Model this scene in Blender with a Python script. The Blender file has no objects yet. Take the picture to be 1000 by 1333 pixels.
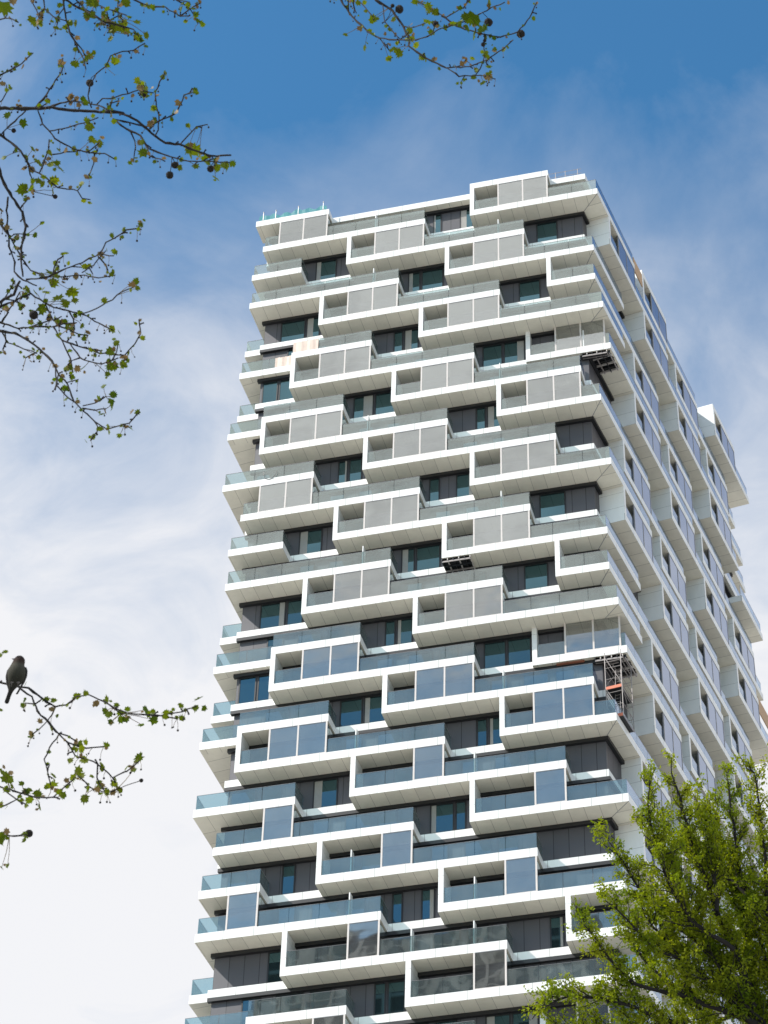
import bpy, math, random
from mathutils import Vector, Matrix
random.seed(7)
sc = bpy.context.scene
col = sc.collection
# ------------------------------------------------------------------ dimensions
U = 2.0                      # one facade module = 2 m
H = 1.54751718               # storey height in modules
T = 0.30                     # slab edge height in modules
Z0 = 133.37                  # height of the underside of the top terrace slab, metres
PHI = 0.1522667
SP, CP = math.sin(PHI), math.cos(PHI)

# ------------------------------------------------------------------ materials
def mat(name):
    m = bpy.data.materials.new(name); m.use_nodes = True
    nt = m.node_tree; nt.nodes.clear()
    out = nt.nodes.new('ShaderNodeOutputMaterial')
    return m, nt, out
def N(nt, t, **kw):
    n = nt.nodes.new(t)
    for k, v in kw.items():
        if k in n.inputs: n.inputs[k].default_value = v
        else: setattr(n, k, v)
    return n
def math_(nt, op, a, b=None):
    n = nt.nodes.new('ShaderNodeMath'); n.operation = op
    for i, v in enumerate((a, b)):
        if v is None: continue
        if isinstance(v, (int, float)): n.inputs[i].default_value = v
        else: nt.links.new(v, n.inputs[i])
    return n.outputs[0]
def mixc(nt, fac, a, b):
    n = nt.nodes.new('ShaderNodeMix'); n.data_type = 'RGBA'
    for sck, v in ((n.inputs[0], fac), (n.inputs[6], a), (n.inputs[7], b)):
        if isinstance(v, (int, float)): sck.default_value = v
        elif isinstance(v, tuple): sck.default_value = (*v, 1)
        else: nt.links.new(v, sck)
    return n.outputs[2]

def panel_mat(name, base, rough, joint, jw, var=0.05, spec=.5, grime=.05, bounce=0):
    """cladding: joints where the UV crosses an integer, each panel a slightly different tone"""
    m, nt, out = mat(name)
    uv = N(nt, 'ShaderNodeUVMap'); sep = N(nt, 'ShaderNodeSeparateXYZ'); nt.links.new(uv.outputs[0], sep.inputs[0])
    fac = None
    for i in (0, 1):
        fr = math_(nt, 'FRACT', sep.outputs[i])
        d = math_(nt, 'ABSOLUTE', math_(nt, 'SUBTRACT', fr, .5))
        l = math_(nt, 'GREATER_THAN', d, .5 - jw)
        fac = l if fac is None else math_(nt, 'MAXIMUM', fac, l)
    cb = N(nt, 'ShaderNodeCombineXYZ')
    nt.links.new(math_(nt, 'FLOOR', sep.outputs[0]), cb.inputs[0]); nt.links.new(math_(nt, 'FLOOR', sep.outputs[1]), cb.inputs[1])
    geo = N(nt, 'ShaderNodeTexCoord')
    wn = N(nt, 'ShaderNodeTexWhiteNoise'); wn.noise_dimensions = '3D'; nt.links.new(cb.outputs[0], wn.inputs['Vector'])
    ns = N(nt, 'ShaderNodeTexNoise', Scale=.8, Detail=7.0, Roughness=.7)
    mpg = nt.nodes.new('ShaderNodeMapping'); mpg.inputs['Scale'].default_value = (1.6, 1.6, .45)
    nt.links.new(geo.outputs['Object'], mpg.inputs[0]); nt.links.new(mpg.outputs[0], ns.inputs['Vector'])
    v1 = math_(nt, 'MULTIPLY', math_(nt, 'SUBTRACT', wn.outputs[0], .5), var * 2)
    v2 = math_(nt, 'MULTIPLY', math_(nt, 'SUBTRACT', ns.outputs[0], .5), grime * 2)
    tone = math_(nt, 'ADD', math_(nt, 'ADD', v1, v2), 1)
    hs = N(nt, 'ShaderNodeHueSaturation'); hs.inputs['Color'].default_value = (*base, 1)
    nt.links.new(tone, hs.inputs['Value'])
    c = mixc(nt, fac, hs.outputs[0], joint)
    b = N(nt, 'ShaderNodeBsdfPrincipled', Roughness=rough)
    b.inputs['Specular IOR Level'].default_value = spec
    nt.links.new(c, b.inputs['Base Color']); nt.links.new(b.outputs[0], out.inputs[0])
    return m
def simple(name, base, rough=.6, metal=0, spec=.5, noise=.08, scale=3.0):
    m, nt, out = mat(name)
    ns = N(nt, 'ShaderNodeTexNoise', Scale=scale, Detail=5.0); tc = N(nt, 'ShaderNodeTexCoord')
    nt.links.new(tc.outputs['Object'], ns.inputs['Vector'])
    lo = tuple(c * (1 - noise) for c in base); hi = tuple(min(1, c * (1 + noise)) for c in base)
    b = N(nt, 'ShaderNodeBsdfPrincipled', Roughness=rough, Metallic=metal)
    b.inputs['Specular IOR Level'].default_value = spec
    nt.links.new(mixc(nt, ns.outputs[0], lo, hi), b.inputs['Base Color']); nt.links.new(b.outputs[0], out.inputs[0])
    return m
def glass_mat(name, tint, refl, dust, dustcol, glosscol=(1, 1, 1), rough=.02):
    """thin architectural glass: see-through with a tint, a fresnel-weighted mirror and a little dust"""
    m, nt, out = mat(name)
    tr = N(nt, 'ShaderNodeBsdfTransparent'); tr.inputs[0].default_value = (*tint, 1)
    gl = N(nt, 'ShaderNodeBsdfGlossy', Roughness=rough); gl.inputs[0].default_value = (*glosscol, 1)
    df = N(nt, 'ShaderNodeBsdfDiffuse'); df.inputs[0].default_value = (*dustcol, 1)
    tc = N(nt, 'ShaderNodeTexCoord'); ns = N(nt, 'ShaderNodeTexNoise', Scale=.7, Detail=4.0)
    nt.links.new(tc.outputs['Object'], ns.inputs['Vector'])
    dn = math_(nt, 'MULTIPLY', ns.outputs[0], dust * 2)
    wv = N(nt, 'ShaderNodeTexNoise', Scale=.55, Detail=1.0); nt.links.new(tc.outputs['Object'], wv.inputs['Vector'])
    bp = N(nt, 'ShaderNodeBump', Strength=.16, Distance=.05); nt.links.new(wv.outputs[0], bp.inputs['Height']); nt.links.new(bp.outputs[0], gl.inputs['Normal'])
    m1 = N(nt, 'ShaderNodeMixShader'); nt.links.new(dn, m1.inputs[0])
    nt.links.new(tr.outputs[0], m1.inputs[1]); nt.links.new(df.outputs[0], m1.inputs[2])
    lw = N(nt, 'ShaderNodeLayerWeight'); lw.inputs[0].default_value = .5        # facing = 1 - |cos|
    sch = math_(nt, 'MULTIPLY', math_(nt, 'POWER', lw.outputs['Facing'], 4.0), .9)
    f2 = math_(nt, 'MINIMUM', math_(nt, 'ADD', sch, refl), 1.0)
    m2 = N(nt, 'ShaderNodeMixShader'); nt.links.new(f2, m2.inputs[0])
    nt.links.new(m1.outputs[0], m2.inputs[1]); nt.links.new(gl.outputs[0], m2.inputs[2])
    nt.links.new(m2.outputs[0], out.inputs[0])
    return m
WHITE = panel_mat('white_cladding', (.77, .77, .755), .38, (.34, .34, .32), .009, .045, grime=.10)
SOFFIT = panel_mat('soffit_panels', (.76, .72, .615), .55, (.36, .335, .28), .014, .07, grime=.16)
DARK = panel_mat('charcoal_wall_panels', (.085, .082, .092), .5, (.012, .012, .013), .02, .10, grime=.08)
PALEW = panel_mat('pale_wall_panels', (.50, .49, .47), .5, (.2, .2, .2), .02, .05)
BLACK = simple('black_metal', (.016, .016, .018), .45)
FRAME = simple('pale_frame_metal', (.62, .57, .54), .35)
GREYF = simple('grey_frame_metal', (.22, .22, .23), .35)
RAIL = glass_mat('railing_glass', (.62, .74, .76), .14, .05, (.60, .66, .66), glosscol=(1.0, .98, .90))
RAIL_R = glass_mat('side_railing_glass', (.62, .74, .80), .26, .05, (.5, .55, .6), glosscol=(.62, .70, .84))  # blue of the mirrored sky put into the gloss tint of this face
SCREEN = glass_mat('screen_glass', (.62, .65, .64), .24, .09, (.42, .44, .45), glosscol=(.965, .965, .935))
SCREEN_R = glass_mat('side_screen_glass', (.30, .36, .42), .36, .08, (.35, .38, .42), glosscol=(.56, .62, .76))  # side copy of the screen glass, blue sky reflection tinted into its gloss
PANE = None
def pane_mat():
    m, nt, out = mat('window_glass')
    b = N(nt, 'ShaderNodeBsdfPrincipled', Roughness=.02)
    b.inputs['Base Color'].default_value = (.012, .020, .018, 1)
    b.inputs['Specular IOR Level'].default_value = .5
    gl = N(nt, 'ShaderNodeBsdfGlossy', Roughness=.015); gl.inputs[0].default_value = (.11, .29, .37, 1)
    mx = N(nt, 'ShaderNodeMixShader'); mx.inputs[0].default_value = .34
    nt.links.new(b.outputs[0], mx.inputs[1]); nt.links.new(gl.outputs[0], mx.inputs[2]); nt.links.new(mx.outputs[0], out.inputs[0])
    return m
PANE = pane_mat()
CURT = simple('net_curtain_behind_glass', (.30, .29, .27), .35, noise=.15, scale=5)
BOARD = simple('osb_board', (.50, .33, .20), .8, noise=.2, scale=6)
FILM = simple('protective_film', (.66, .52, .44), .55, noise=.15)
STEEL = simple('galvanised_steel', (.30, .27, .26), .55, metal=.2, noise=.2)
NET = glass_mat('green_netting', (.45, .78, .70), .0, .3, (.16, .48, .40), rough=.6)
RUST = simple('rusty_plank', (.32, .12, .07), .8, noise=.3, scale=8)
CONC = simple('concrete_floor', (.42, .41, .39), .8)
ORANGE = simple('red_toeboard', (.60, .16, .08), .6)

# ------------------------------------------------------------------ mesh builder
class MB:
    def __init__(s): s.v = []; s.f = []; s.m = []; s.uv = []; s.mats = []
    def mi(s, m):
        if m not in s.mats: s.mats.append(m)
        return s.mats.index(m)
    def face(s, pts, m, uvs=None):
        """pts in metres"""
        i = len(s.v); s.v += [tuple(p) for p in pts]; s.f.append(tuple(range(i, i + len(pts)))); s.m.append(s.mi(m))
        s.uv.append(uvs if uvs else [(.5, .5)] * len(pts))
    def prism(s, poly, z0, z1, side, bot=None, top=None, ubot=None, skip=(), su=1.0, sv=None):
        """poly: ccw list in module units, z in module units; side faces get u = run along the edge / su"""
        n = len(poly); P = [(x * U, y * U) for x, y in poly]; a, b = z0 * U + Z0, z1 * U + Z0
        for i in range(n):
            if i in skip: continue
            p, q = P[i], P[(i + 1) % n]; L = math.dist(p, q) / U
            u0 = .07; u1 = .07 + L / su
            va, vb = (.5, .5) if sv is None else (0.5, .5 + (z1 - z0) / sv)
            s.face([(*p, a), (*q, a), (*q, b), (*p, b)], side, [(u0, va), (u1, va), (u1, vb), (u0, vb)])
        if bot:
            uv = [((ubot(x, y) if ubot else (.5, .5))) for x, y in poly][::-1]
            s.face([(*p, a) for p in P[::-1]], bot, uv)
        if top: s.face([(*p, b) for p in P], top)
    def box(s, fr, a0, a1, b0, b1, z0, z1, m, skip=(), su=1.0, sv=None, bot=True, top=True):
        poly = [fr(a0, b0), fr(a1, b0), fr(a1, b1), fr(a0, b1)]
        s.prism(poly, z0, z1, m, m if bot else None, m if top else None, skip=skip, su=su, sv=sv)
    def tube(s, p, q, r, m, n=6, r2=None):
        p, q = Vector(p), Vector(q); d = (q - p)
        if d.length < 1e-6: return
        d.normalize(); x = d.orthogonal().normalized(); y = d.cross(x); r2 = r if r2 is None else r2
        A = [p + (x * math.cos(t) + y * math.sin(t)) * r for t in [2 * math.pi * k / n for k in range(n)]]
        B = [q + (x * math.cos(t) + y * math.sin(t)) * r2 for t in [2 * math.pi * k / n for k in range(n)]]
        i = len(s.v); s.v += [tuple(v) for v in A + B]; mi = s.mi(m)
        for k in range(n):
            s.f.append((i + k, i + (k + 1) % n, i + n + (k + 1) % n, i + n + k)); s.m.append(mi); s.uv.append([(.5, .5)] * 4)
        s.f.append(tuple(range(i, i + n))[::-1]); s.m.append(mi); s.uv.append([(.5, .5)] * n)
        s.f.append(tuple(range(i + n, i + 2 * n))); s.m.append(mi); s.uv.append([(.5, .5)] * n)
    def polytube(s, pts, rads, m, n=6):
        """one swept tube along a polyline"""
        pts = [Vector(p) for p in pts]; i0 = len(s.v); mi = s.mi(m); x = None
        for k, p in enumerate(pts):
            d = (pts[min(k + 1, len(pts) - 1)] - pts[max(k - 1, 0)]).normalized()
            x = d.orthogonal().normalized() if x is None else (x - d * x.dot(d)).normalized()
            y = d.cross(x)
            for t in range(n):
                a = 2 * math.pi * t / n; s.v.append(tuple(p + (x * math.cos(a) + y * math.sin(a)) * rads[k]))
        for k in range(len(pts) - 1):
            for t in range(n):
                a = i0 + k * n + t; b = i0 + k * n + (t + 1) % n
                s.f.append((a, b, b + n, a + n)); s.m.append(mi); s.uv.append([(.5, .5)] * 4)
        s.f.append(tuple(range(i0 + (len(pts) - 1) * n, i0 + len(pts) * n))); s.m.append(mi); s.uv.append([(.5, .5)] * n)
    def build(s, name, parent=None, smooth=False):
        me = bpy.data.meshes.new(name); me.from_pydata(s.v, [], s.f)
        for m in s.mats: me.materials.append(m)
        me.polygons.foreach_set('material_index', s.m)
        l = me.uv_layers.new(name='UVMap'); l.data.foreach_set('uv', [c for f in s.uv for p in f for c in p])
        if smooth: me.polygons.foreach_set('use_smooth', [True] * len(s.f))
        me.update(); o = bpy.data.objects.new(name, me); col.objects.link(o)
        if parent: o.parent = parent
        return o
def empty(name, loc=(0, 0, 0)):
    o = bpy.data.objects.new(name, None); o.location = loc; col.objects.link(o); return o
def tag(o, label=None, cat=None, group=None, kind=None):
    for k, v in (('label', label), ('category', cat), ('group', group), ('kind', kind)):
        if v: o[k] = v
    return o

# facade frames: a = run along the face, b = depth inwards from its outer plane
def FRONT(a, b): return (a, b)
def RIGHT(a, b): return (10.112 + a * SP - b * CP, a * CP + b * SP)
def BACKF(a, b): return (9.4 + a, 20.2 - b)          # used with b growing inwards

tower = empty('apartment_tower', (0, 0, 0))
tag(tower, 'tall white apartment tower of staggered boxed balconies under a blue sky', 'building')

def zb(n): return -n * H
def soff_uv(fr_axis, off=0.0, sp=.5):
    if fr_axis == 'x': return lambda x, y: ((x - off) / sp, .5)
    return lambda x, y: (((x - 10.112) * SP + y * CP - off) / sp * .75, .5)

WALLB = .93
def rail_run(mb, p, q, z, first_gap=0.0):
    """glass railing from plan point p to q (module units), split in panes of about one module"""
    L = math.dist(p, q)
    if L < .12: return
    k = max(1, round(L)); dx, dy = (q[0] - p[0]) / L, (q[1] - p[1]) / L; nx, ny = -dy, dx
    for i in range(k):
        a0 = L * i / k + .008; a1 = L * (i + 1) / k - .008
        def fr(a, b): return (p[0] + dx * a + nx * b, p[1] + dy * a + ny * b)
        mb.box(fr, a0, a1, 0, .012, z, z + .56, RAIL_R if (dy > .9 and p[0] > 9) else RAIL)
        mb.box(fr, a0, a1, -.002, .014, z + .56, z + .568, GREYF)
    return

class Spare:      # pieces past the first hundred of a part go into one object
    pass
n_balcony = 0
spare_slab, spare_rail, spare_screen, spare_wall = MB(), MB(), MB(), MB()

def screens(fr, n, a0, b0, b_n, nb, mb, right=False):
    """storey-high glazed screen of a boxed balcony; a0 = face of its side wall"""
    z0 = zb(n) + T; z1 = zb(n - 1)
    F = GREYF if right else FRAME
    ms = [a0 + 1.15, a0 + 2.14, a0 + 3.12][-(nb + 1):] if nb else []
    for i in range(nb):
        a, b = ms[i], ms[i + 1]
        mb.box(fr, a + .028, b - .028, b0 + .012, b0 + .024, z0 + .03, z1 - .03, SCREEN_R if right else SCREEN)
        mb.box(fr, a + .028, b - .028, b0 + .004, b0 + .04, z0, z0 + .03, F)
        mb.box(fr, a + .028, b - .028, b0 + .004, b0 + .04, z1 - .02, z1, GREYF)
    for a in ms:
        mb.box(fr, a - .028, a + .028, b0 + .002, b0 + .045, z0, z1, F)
    if nb:   # glazed flank of the box
        a = a0 + 3.12
        mb.box(fr, a + .002, a + .012, b0 + .05, WALLB - .03, z0, z1, SCREEN)

def sidewall(fr, n, a0, b0, mb):
    z0 = zb(n) + T; z1 = zb(n - 1); a1 = a0 + .17
    poly = [fr(a0, b0), fr(a1, b0), fr(a1, WALLB), fr(a0, WALLB)]
    mb.prism(poly, z0, z1, WHITE, sv=H * .42, su=40)

def nscreens(n): return 2 if n <= 16 else 1

def balcony(fr, n, a0, a1, b0, post, nb, poly=None, rails=None, mitre=None, holes=None, far=False, left_return=False):
    """one balcony: slab with its railing, glazed screen and side wall as sub-parts"""
    global n_balcony
    z = zb(n); ax = 'x' if fr is FRONT else 'r'
    use_spare = far
    mb = spare_slab if use_spare else MB()
    if poly is None:
        poly = [fr(a0, b0), fr(a1, b0), fr(a1, .95), fr(a0, .95)]
        mb.prism(poly, z, z + T, WHITE, SOFFIT, CONC, ubot=soff_uv(ax, a0 + .17 if ax == 'x' else a0))
    else:
        for pl, axx, skip in poly:
            mb.prism(pl, z, z + T, WHITE, SOFFIT, CONC, ubot=soff_uv(axx, a0 + .17), skip=skip)
        if mitre:
            (x0, y0), (x1, y1) = mitre; L = math.dist(*mitre); nx, ny = -(y1 - y0) / L * .011, (x1 - x0) / L * .011
            mb.prism([(x0 - nx, y0 - ny), (x0 + nx, y0 + ny), (x1 + nx, y1 + ny), (x1 - nx, y1 - ny)][::-1], z - .003, z - .001, GREYF, GREYF)
    slab = None
    if not use_spare:
        slab = mb.build('balcony', tower); n_balcony += 1
    # railing
    rb = spare_rail if use_spare else MB()
    if rails is None:
        s0 = a0 + (.18 if post else .03)
        rails = [(fr(s0, b0 + .05), fr(a1 - .03, b0 + .05)), (fr(a1 - .03, b0 + .06), fr(a1 - .03, WALLB - .02))]
        if not post and left_return: rails.insert(0, (fr(a0 + .03, WALLB - .02), fr(a0 + .03, b0 + .06)))
    for p, q in rails: rail_run(rb, p, q, z + T)
    if not use_spare: rb.build('railing', slab)
    if nb:
        sb = spare_screen if use_spare else MB()
        screens(fr, n, a0, b0, a1, nb, sb, right=(fr is RIGHT))
        if not use_spare: sb.build('glazed_screen', slab)
    if post:
        wb = spare_wall if use_spare else MB()
        sidewall(fr, n, a0, b0, wb)
        if not use_spare: wb.build('side_wall', slab)
    return slab

DIV = {0: [1.12], 2: [1.12], 1: [6.12], 6: [6.12], 7: [1.12], 11: [1.12], 10: [6.12], 15: [6.12], 16: [1.12],
       17: [5.14], 20: [1.12, 5.14], 19: [1.12], 21: [3.14, 5.12], 18: [5.14], 8: [1.12], 5: [9.2], 4: [6.12], 13: [6.12], 22: [6.1]}
NB_LEV = 26
def s_front(n):
    s = (4 * (n - 1)) % 9
    return [s - 18, s - 9, s, s + 9]
LEFTX = {1: -3.87, 2: -3.87, 4: -4.28, 6: -4.54, 8: -4.3, 0: -3.51}
for n in range(0, NB_LEV):
    c = n % 9
    for s in s_front(n):
        e = s + 7.17
        if e < -3.4 or s > 8.5: continue
        nb = nscreens(n)
        slab = None
        if e > 9.3 and (c in (0, 2, 3, 4, 5, 7)):
            # wraps round the right-hand corner
            rec = .25 if c in (2, 3, 7) else 0.0
            yf = .65 if c == 5 else 0.0
            kk = {0: -3, 2: -4, 3: 0, 4: -5, 5: -1, 7: -2}[c]; er = .3026 + kk + 7.17
            sc_ = (yf - rec * SP) / CP; crn = RIGHT(sc_, rec); inn = RIGHT((.95 - .95 * SP) / CP, .95)
            A = [(s, yf), crn, inn, (s, .95)]; B = [crn, RIGHT(er, rec), RIGHT(er, .95), inn]
            sR = (yf + .05 - (rec + .05) * SP) / CP; rc = RIGHT(sR, rec + .05)
            rails = [((s + .18, yf + .05), rc), (rc, RIGHT(er - .03, rec + .05)), (RIGHT(er - .03, rec + .06), RIGHT(er - .03, WALLB))]
            if c == 5:
                nbb = 2
                slab = balcony(FRONT, n, s, e, yf, True, 0, [(A, 'x', (1,)), (B, 'r', (3,))], rails, (crn, inn))
                # taller glazing reaching the corner
                sb = MB(); z0 = zb(n) + T; z1 = zb(n - 1)
                ms = [8.14, 9.1, 10.0]
                for i in (0, 1):
                    sb.box(FRONT, ms[i] + .03, ms[i + 1] - .03, yf + .012, yf + .024, z0 + .03, z1 - .02, SCREEN)
                    sb.box(FRONT, ms[i] + .03, ms[i + 1] - .03, yf + .004, yf + .04, z0, z0 + .03, FRAME)
                for a in ms: sb.box(FRONT, a - .03, a + .03, yf + .002, yf + .045, z0, z1, FRAME)
                sb.build('glazed_screen', slab)
            else:
                slab = balcony(FRONT, n, s, e, yf, True, nb if c != 3 else 0, [(A, 'x', (1,)), (B, 'r', (3,))], rails, (crn, inn))
        elif s >= -3.2:
            slab = balcony(FRONT, n, s, e, 0.0, True, nb)
        else:
            # runs off the left-hand corner
            x0 = LEFTX.get(c)
            if x0 is None: continue
            yl = {1: 4, 2: 4, 4: 3.2, 6: 5, 8: 5, 0: .95}[c]
            xp = {4: -2.0, 6: -3.0}.get(c)
            if xp is not None:
                yb = .63
                A = [(x0, yb), (xp, yb), (xp, 0), (e, 0), (e, .95), (x0, .95)]
                P = [([(x0, yb), (xp, yb), (xp, .95), (x0, .95)], 'x', (1, 2)), ([(xp, 0), (e, 0), (e, .95), (xp, .95)], 'x', (3,) if 0 else ()),
                     ([(x0, .95), (-3.5, .95), (-3.5, yl), (x0, yl)], 'r', (0,))]
                rails = [((x0 + .05, yl - .05), (x0 + .05, yb + .06)), ((x0 + .05, yb + .05), (xp - .01, yb + .05)),
                         ((xp + .03, 0.05), (e - .03, .05)), ((e - .03, .06), (e - .03, WALLB))]
            else:
                P = [([(x0, 0), (e, 0), (e, .95), (x0, .95)], 'x', (2,) if c != 0 and 0 else ())]
                if c != 0: P.append(([(x0, .95), (-3.5, .95), (-3.5, yl), (x0, yl)], 'r', (0,)))
                rails = [((x0 + .05, yl - .05), (x0 + .05, .06)), ((x0 + .06, .05), (e - .03, .05)), ((e - .03, .06), (e - .03, WALLB))]
            nbl = 0
            if c == 0: nbl = nb
            if c == 2 and n > 16: nbl = 1
            slab = balcony(FRONT, n, s, e, 0.0, False, nbl, P, rails)
        # divider fins between flats
        for x in DIV.get(n, []):
            if slab and s + .5 < x < min(e, 10):
                d = MB(); b0 = .65 if (c == 5 and x > 7) else .066
                d.box(FRONT, x - .018, x + .018, b0, b0 + .28, zb(n) + T, zb(n) + T + .84, WHITE)
                d.build('divider', slab)
    # slabs that belong to the left flank only
    if c in (3, 5):
        x0, y0, y1 = {3: (-4.3, 1.05, 3.0), 5: (-4.5, 1.35, 5.0)}[c]
        balcony(FRONT, n, x0, -3.5, y0, False, 0, [([(x0, y0), (-3.5, y0), (-3.5, y1), (x0, y1)], 'r', ())],
                [((x0 + .04, y1 - .05), (x0 + .04, y0 + .05)), ((x0 + .05, y0 + .04), (-3.52, y0 + .04))])
# right-hand face
for n in range(0, NB_LEV):
    c = n % 9; k0 = (1 + 4 * (n - 1)) % 9
    for k in (k0, k0 + 9, k0 + 18):
        if k < 1 or (k > 16 and not (c == 5 and k == 17)): continue
        s = .3026 + k; e = min(s + 7.17, 20.4)
        if c == 4 and k == 13: e = 17.2
        if c == 2 and k == 14: e = 17.3
        rec = .24 if k % 2 == 0 else 0.0
        far = n >= 17 or (n >= 14 and k > 9)
        balcony(RIGHT, n, s, e, rec, k < 17, 2 if k < 17 else 0, far=far)
# set-back slabs at the far end of the right-hand face
for n in range(0, 24):
    c = n % 9
    if c in (1, 2, 3, 4):
        s0, s1 = {1: (18.2, 20.0), 2: (17.3, 20.8), 3: (17.3, 20.8), 4: (17.2, 20.8)}[c]
        balcony(RIGHT, n, s0, s1, .66, False, 0, far=n > 6)

for nm, mbx in (('balcony', spare_slab), ('railing', spare_rail), ('glazed_screen', spare_screen), ('side_wall', spare_wall)):
    if mbx.f:
        if nm == 'balcony': spare_o = tag(mbx.build('balcony', tower), kind='stuff')
        else: tag(mbx.build(nm, spare_o), kind='stuff')
print('balconies', n_balcony)

# ------------------------------------------------------------------ walls, storey bands, roof
inn = RIGHT((WALLB - WALLB * SP) / CP, WALLB)
SEND = 19.3
zbot = -NB_LEV * H
def wall_strip(mb, fr, a0, a1, z0, z1, m, b=WALLB, sp=.5):
    p, q = fr(a0, b), fr(a1, b); L = (a1 - a0) / sp; o = a0 / sp
    mb.face([(p[0] * U, p[1] * U, z0 * U + Z0), (q[0] * U, q[1] * U, z0 * U + Z0), (q[0] * U, q[1] * U, z1 * U + Z0), (p[0] * U, p[1] * U, z1 * U + Z0)],
            m, [(o, .5), (o + L, .5), (o + L, .5), (o, .5)])
aR0 = (WALLB - WALLB * SP) / CP
w = MB()
ztop = H + T
wall_strip(w, FRONT, -3.5, inn[0], zbot, ztop - .01, DARK)
wall_strip(w, RIGHT, aR0, SEND, zbot, ztop - .01, DARK)
back = RIGHT(SEND, WALLB)
# flank and rear walls close the body
for p, q in ((back, (-3.5, back[1])), ((-3.5, back[1]), (-3.5, WALLB))):
    w.face([(p[0] * U, p[1] * U, zbot * U + Z0), (q[0] * U, q[1] * U, zbot * U + Z0), (q[0] * U, q[1] * U, ztop * U + Z0 - .02), (p[0] * U, p[1] * U, ztop * U + Z0 - .02)], DARK, [(0, .5), (30, .5), (30, .5), (0, .5)])
w.build('wall', tower)
# plainer lower shaft, mostly below the frame
lw = MB()
lw.prism([(-3.5, WALLB), inn, back, (-3.5, back[1])], -Z0 / U - .05, zbot + .01, DARK, None, DARK, su=.5)
for n in range(NB_LEV, 43):
    lw.prism([(-3.9, .3), (9.9, .3), RIGHT(19.9, .3), (-3.9, 19.9)], zb(n), zb(n) + T, WHITE, SOFFIT, CONC)
lw.build('lower_storeys', tower)

bands = MB(); lint = MB()
for n in range(-1, NB_LEV):
    z = zb(n)
    # white storey band in the gaps, proud of the wall
    zt = z + T - .006
    b0 = .845
    cr0 = RIGHT((b0 - b0 * SP) / CP, b0)
    poly = [(-3.62, b0), cr0, inn, (-3.62, WALLB + .01)]
    if n >= 0:
        bands.prism(poly, z + .004, zt, WHITE, WHITE, WHITE, skip=(1,))
        e1 = RIGHT(SEND, b0); e2 = RIGHT(SEND, WALLB)
        bands.prism([cr0, e1, e2, inn], z + .004, zt, WHITE, WHITE, WHITE, skip=(3,))
    # black lintel strip under each slab
    b1 = .80; cr1 = RIGHT((b1 - b1 * SP) / CP, b1)
    lint.prism([(-3.60, b1), cr1, inn, (-3.60, WALLB + .02)], z - .13, z - .002, BLACK, BLACK, BLACK, skip=(1,))
    lint.prism([cr1, RIGHT(SEND, b1), RIGHT(SEND, WALLB), inn], z - .13, z - .002, BLACK, BLACK, BLACK, skip=(3,))
bands.build('storey_band', tower); lint.build('lintel', tower)

# roof: top slabs, set-back parapet
r = MB(); z = zb(-1)
pr1 = RIGHT((.52 - .80 * SP) / CP, .55)
r.prism([(-.83, .52), (5.0, .52), (5.0, .95), (-.83, .95)], z, z + T, WHITE, SOFFIT, WHITE, ubot=soff_uv('x'))
r.prism([(8.17, .52), (9.57, .52), RIGHT(6.3, .8), RIGHT(6.3, .95), (9.3, .95), (8.17, .95)], z, z + T, WHITE, SOFFIT, WHITE)
r.prism([(-3.5, WALLB + .02), (inn[0], WALLB + .02), RIGHT(SEND - .02, WALLB + .02), (-3.45, 19.4)], z + .1, z + T - .03, CONC, None, CONC)
roof = r.build('roof', tower)
def top_slab(fr, a0, a1, b0, x=None):
    m = MB(); m.prism([fr(a0, b0), fr(a1, b0), fr(a1, .95), fr(a0, .95)], z, z + T, WHITE, SOFFIT, WHITE, ubot=soff_uv('x' if fr is FRONT else 'r', a0 + .17))
    return m.build('balcony_canopy', tower)
top_slab(FRONT, -3.89, -.83, 0.0); top_slab(FRONT, 5.0, 8.17, 0.0)
top_slab(RIGHT, 6.3, 9.47, .24); top_slab(RIGHT, 15.3, 18.5, 0.0)

# ------------------------------------------------------------------ windows
def window(fr, n, a0, a1, panes=1, parent=tower, b=WALLB, mb=None):
    z0 = zb(n) + T; z1 = zb(n - 1) - .13
    f = mb or MB(); t = .045
    f.box(fr, a0, a1, b - .03, b - .002, z0, z0 + t, BLACK); f.box(fr, a0, a1, b - .03, b - .002, z1 - t, z1, BLACK)
    f.box(fr, a0, a0 + t, b - .03, b - .002, z0 + t, z1 - t, BLACK); f.box(fr, a1 - t, a1, b - .03, b - .002, z0 + t, z1 - t, BLACK)
    if mb:
        mb.box(fr, a0 + t, a1 - t, b - .014, b - .004, z0 + t, z1 - t, PANE); return
    o = f.build('window', parent)
    p = MB(); p.box(fr, a0 + t, a1 - t, b - .014, b - .004, z0 + t, z1 - t, PANE); 
    if random.random() < .45:
        cw = (a1 - a0 - 2 * t) * random.choice((.22, .35, .5)); ca = a0 + t if random.random() < .5 else a1 - t - cw
        p.box(fr, ca, ca + cw, b - .0175, b - .0145, z0 + t, z1 - t, CURT)
    p.build('pane', o)
    return o
GAP = {0: [(.1, .45), (1.2, 1.75)], 1: [(.28, 1.15)], 2: [(.12, .62), (.66, 1.55)], 3: [(-.05, .85), (.88, 1.45)], 4: [(.6, .98), (1.02, 1.6)],
       5: [(.1, .88), (.92, 1.75)], 6: [(.1, .9), (.94, 1.78)], 7: [(.85, 1.22), (1.26, 1.8)], 8: [(.62, 1.0), (1.04, 1.55)]}
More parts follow.
